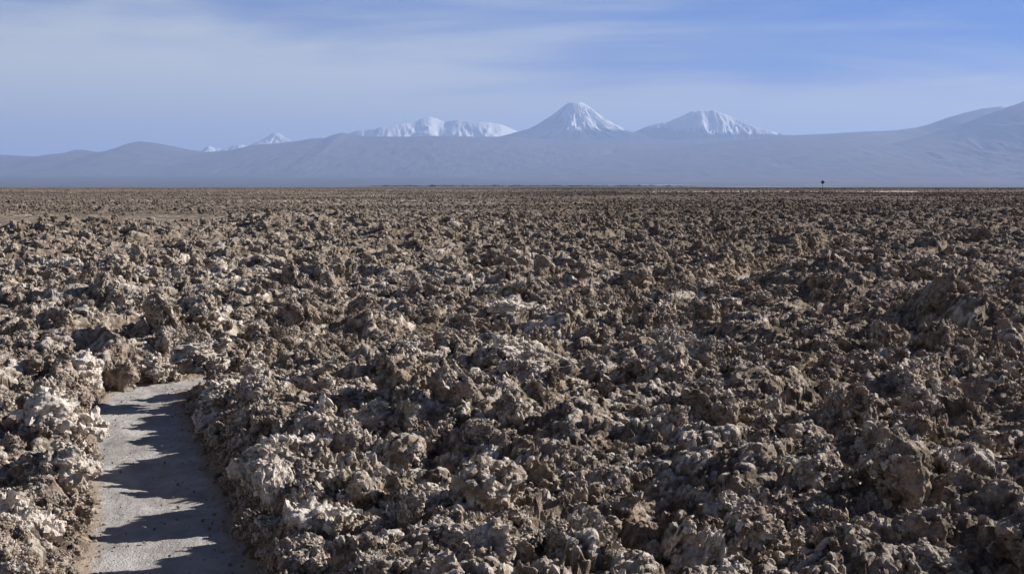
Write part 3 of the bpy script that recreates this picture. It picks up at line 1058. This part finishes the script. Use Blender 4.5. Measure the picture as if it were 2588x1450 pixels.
def build_range(name, label, D, prof, depth, snowline=None, seed=1, mat=M_MOUNT, rugged=1.0, base_drop=0.0, cols_px=1.6, snow_soft=0.25,
                side_bias=0.0, gully=1.0, front=1.0, snow_add=0.28):
    """mountain range: ridge line from (px, py) points, at distance D metres, with real depth in front and behind"""
    prof = np.array(prof, float)
    pxs = np.arange(prof[0, 0], prof[-1, 0] + 0.1, cols_px)
    pys = np.interp(pxs, prof[:, 0], prof[:, 1])
    # soften corners a little
    ker = np.array([1, 2, 3, 2, 1]) / 9.0
    pys = np.convolve(np.pad(pys, 2, 'edge'), ker, 'valid')
    R_ = np.array([ray(a, b) for a, b in zip(pxs, pys)])
    ridge_x, ridge_z = R_[:, 0] * D, CAM_Z + R_[:, 1] * D
    nv = 90
    v = np.concatenate([-np.linspace(1, 0, nv * 2 // 3, endpoint=False) ** 1.3, np.linspace(0, 1, nv // 3)])
    V, X = np.meshgrid(v, ridge_x, indexing='ij')
    Zr = np.tile(ridge_z, (len(v), 1))
    ncl = len(pxs)
    V, X, Zr = V.ravel(), X.ravel(), Zr.ravel()
    # the ridge line wanders in depth
    wand = depth * 0.16 * fbm2(X / (depth * 0.9), X * 0, 3, seed)
    dep = depth * np.where(V < 0, front, 1.0)
    Yv = D + V * dep + wand * (1 - np.abs(V))
    base = 0.0 + base_drop
    a = np.abs(V)
    prof_v = (1 - a) ** 1.25 * (1 - 0.0 * a)
    lift = (Zr - base)
    z = base + lift * prof_v
    sc = depth * 0.16
    warp = 0.5 * perlin2(X / sc * 0.7, Yv / sc * 0.4, seed + 3)
    rid = np.abs(fbm2(X / (sc * 1.5) + warp, Yv / (sc * 2.2) + 0.7 * perlin2(X / sc * 0.6 + 3, Yv / sc * 0.5, seed + 6), 4, seed + 4, 0.5))
    env = np.clip(a * 3.5, 0.0, 1) * np.clip((1 - a) * 3, 0, 1)
    z = z - lift * 0.34 * gully * rid * env
    fine = fbm2(X / (sc * 0.3), Yv / (sc * 0.6), 4, seed + 9, 0.6)
    z = z + lift * 0.035 * rugged * fine * (0.25 + env)
    snow = np.zeros(len(z))
    if snowline is not None:
        sl = (CAM_Z + ray(1294, snowline)[1] * D)
        top = ridge_z.max()
        hrel = (z - sl) / (top - sl)
        nz_ = fbm2(X / (sc * 1.0), Yv / (sc * 1.3), 4, seed + 12, 0.6)
        st = 1.1 * hrel + 0.38 * nz_ - 0.25 * (rid - 0.25) + snow_add + side_bias * (X - X.mean()) / np.ptp(X)
        snow = sstep(st, 0.0, snow_soft) * (hrel > -0.6)
    me = grid_mesh(name, np.column_stack([X, Yv, z]), len(v), ncl, smooth=True, attrs={'snow': snow})
    return tag(link(name, me, mat), label, kind='structure')


def build_cone(name, label, D, pxc, ytop, rim_px, prof, seed, snow_px, mat=M_MOUNT, snow_az=None, amp=1.0):
    """volcano cone: prof = [(px from axis, py)] flank line; gullies run down from the rim"""
    cx, cyy, ztop = at_d(pxc, ytop, D)
    pr = np.array([(a / F * D, CAM_Z + ray(pxc, b)[1] * D) for a, b in prof])
    nr_, na = 150, 420
    rr = np.concatenate([np.linspace(0, pr[0, 0], 14, endpoint=False), np.linspace(pr[0, 0], pr[-1, 0], nr_ - 14)])
    aa = np.linspace(0, 2 * math.pi, na, endpoint=False)
    RR_, AA = np.meshgrid(rr, aa, indexing='ij')
    RR_, AA = RR_.ravel(), AA.ravel()
    z = np.interp(RR_, pr[:, 0], pr[:, 1])
    rim = pr[0, 0]
    inside = RR_ < rim
    z = np.where(inside, z - 0.10 * rim * (1 - (RR_ / rim) ** 2), z)
    ca, sa = np.cos(AA), np.sin(AA)
    t = np.clip((RR_ - rim) / (pr[-1, 0] - rim), 0, 1)
    hgt = pr[0, 1] - pr[-1, 1]
    lg = np.log(RR_ / rim + 1.0)
    p3 = np.stack([ca * 3.2, sa * 3.2, lg * 0.8], 1)
    gl = np.abs(fbm3(p3, 4, seed, 0.6))
    p4 = np.stack([ca * 9, sa * 9, lg * 1.3], 1)
    g2 = np.abs(fbm3(p4, 3, seed + 7, 0.6))
    env = sstep(t, 0, 0.12) * (1 - sstep(t, 0.6, 1.0))
    z = z - hgt * amp * (0.055 * gl + 0.022 * g2) * env
    z = z + 0.05 * rim * fbm2(ca * 4 + 7, sa * 4 + RR_ / rim, 3, seed + 2) * (1 - sstep(t, 0.02, 0.15))
    x, y = cx + RR_ * sa, D - RR_ * ca
    # snow: azimuth 0 faces the camera, + to the right
    zs = CAM_Z + ray(pxc, snow_px)[1] * D
    hrel = (z - zs) / (ztop - zs)
    azd = np.arctan2(sa, ca)
    side = np.exp(-((azd - snow_az[0]) / snow_az[1]) ** 2) if snow_az else 1.0
    ns = fbm3(np.stack([ca * 5.5, sa * 5.5, lg * 1.0 + 5], 1), 4, seed + 20, 0.65)
    st = hrel * 1.15 - 1.0 * (1 - side) + 0.50 * ns + 0.42
    snow = sstep(st, 0.05, 0.35) * (hrel > -0.25)
    me = grid_mesh(name, np.column_stack([x, y, z]), len(rr), na, smooth=True, wrap=True, attrs={'snow': snow})
    return tag(link(name, me, mat), label, kind='structure')


# far white range seen between the left hills, and a sliver further left
build_range('distant_range', 'far snow covered range peeping over the left foothills', 76000,
            [(440, 400), (495, 392), (512, 378), (525, 368), (545, 375), (570, 374), (590, 366), (612, 366), (640, 376), (700, 400)], 6000, 384, 201,
            rugged=1.6, snow_soft=0.2)
build_range('distant_peak', 'tiny snowy peak behind the low hill at the far left', 76000,
            [(100, 400), (150, 388), (172, 384), (182, 380), (205, 384), (260, 400)], 5000, 388, 205, rugged=1.2)
build_cone('distant_volcano', 'small steep snow cone left of the long snowy massif', 74000, 697, 337, 6,
           [(7, 337), (24, 347), (45, 358), (75, 371), (140, 385), (240, 410)], 211, 372, snow_az=(0.3, 1.9), amp=1.3)
# long snowy massif
build_range('snowy_massif', 'long snow covered massif left of the tall volcano', 66000,
            [(800, 360), (835, 344), (860, 338), (890, 336), (905, 330), (925, 331), (950, 326), (965, 322), (990, 320), (1005, 316), (1025, 312), (1050, 306),
             (1068, 298), (1085, 294), (1098, 297), (1112, 304), (1125, 307), (1140, 303), (1160, 302), (1180, 306), (1205, 308), (1235, 309), (1260, 313),
             (1280, 319), (1300, 328), (1320, 337), (1360, 352), (1420, 372)], 7500, 336, 221, rugged=0.6, snow_soft=0.4, gully=0.35, side_bias=0.35, snow_add=0.72)
# the two volcanoes
build_cone('volcano', 'tall symmetrical volcano with snow streaked right flank', 59000, 1456, 260, 14,
           [(17, 260), (32, 269), (60, 290), (95, 313), (125, 327), (165, 338), (260, 362), (420, 395)], 231, 322, snow_az=(0.7, 1.4), amp=1.2)
build_range('snowy_volcano', 'broad truncated volcano with snow patches right of the tall volcano', 58500,
            [(1570, 352), (1600, 336), (1622, 325), (1645, 317), (1690, 307), (1720, 295), (1745, 283), (1762, 281), (1790, 280), (1800, 279), (1815, 283), (1835, 290),
             (1860, 302), (1885, 314), (1915, 325), (1950, 335), (1990, 342), (2060, 350), (2150, 366)], 4600, 318, 241, rugged=0.7, snow_soft=0.15,
            side_bias=0.9, gully=0.35, snow_add=0.72)
# foothills in front on the left and centre
build_range('foothills', 'long row of low rounded foothills along the left horizon', 51000,
            [(-500, 400), (-200, 396), (0, 391), (50, 394), (100, 396), (140, 390), (170, 388), (200, 380), (225, 380), (260, 386), (290, 380), (330, 364), (362, 358),
             (395, 362), (440, 370), (480, 379), (520, 384), (580, 380), (640, 368), (700, 362), (750, 356), (780, 350), (820, 348), (838, 340), (860, 334), (880, 340),
             (930, 345), (1000, 346), (1080, 345), (1180, 346), (1280, 345), (1380, 350), (1500, 352), (1600, 352), (1700, 354), (1850, 350), (1990, 345), (2100, 360)],
            9500, None, 251, mat=M_FOOT, rugged=0.35, gully=0.12, front=1.6)
# great slope on the right
build_range('right_mountain', 'long mountain slope rising to the right edge with a darker front shoulder', 46000,
            [(700, 474), (1000, 455), (1300, 420), (1500, 393), (1700, 371), (1850, 357), (1950, 347), (2000, 343), (2100, 338), (2200, 331), (2280, 327), (2330, 321), (2365, 311), (2400, 297), (2450, 283), (2500, 272), (2540, 267),
             (2600, 258), (2700, 225), (2820, 200), (2950, 215), (3150, 290), (3400, 350)], 9500, 262, 261, mat=M_FOOT, rugged=0.25, gully=0.16, side_bias=-0.2, front=1.9)
build_range('right_shoulder', 'darker front shoulder of the mountain at the right edge', 42000,
            [(1500, 474), (1800, 440), (2050, 400), (2200, 374), (2300, 352), (2360, 335), (2420, 316), (2470, 295), (2520, 276), (2550, 266), (2575, 258), (2640, 235), (2760, 215), (2900, 240), (3150, 320), (3300, 360)],
            6500, None, 271, mat=M_FOOT, rugged=0.3, gully=0.22, front=2.2)

# ------------------------------------------------------------------ the air
bm = bmesh.new()
bmesh.ops.create_cube(bm, size=1)
for v in bm.verts:
    v.co = Vector((v.co.x * 130000, 49000 + v.co.y * 122000, 1780 + v.co.z * 3700))
me = bpy.data.meshes.new('haze'); bm.to_mesh(me); bm.free()
m = bpy.data.materials.new('thin_air')
m.use_nodes = True
for nd in list(m.node_tree.nodes):
    m.node_tree.nodes.remove(nd)
k = NT(m.node_tree)
pv = k.n('ShaderNodeVolumePrincipled', inp={'Color': (0.41, 0.575, 0.98, 1), 'Density': 2.4e-5, 'Anisotropy': 0.12})
k.n('ShaderNodeOutputMaterial', inp={'Volume': pv.outputs[0]})
hz = link('haze', me, m)
tag(hz, kind='stuff')
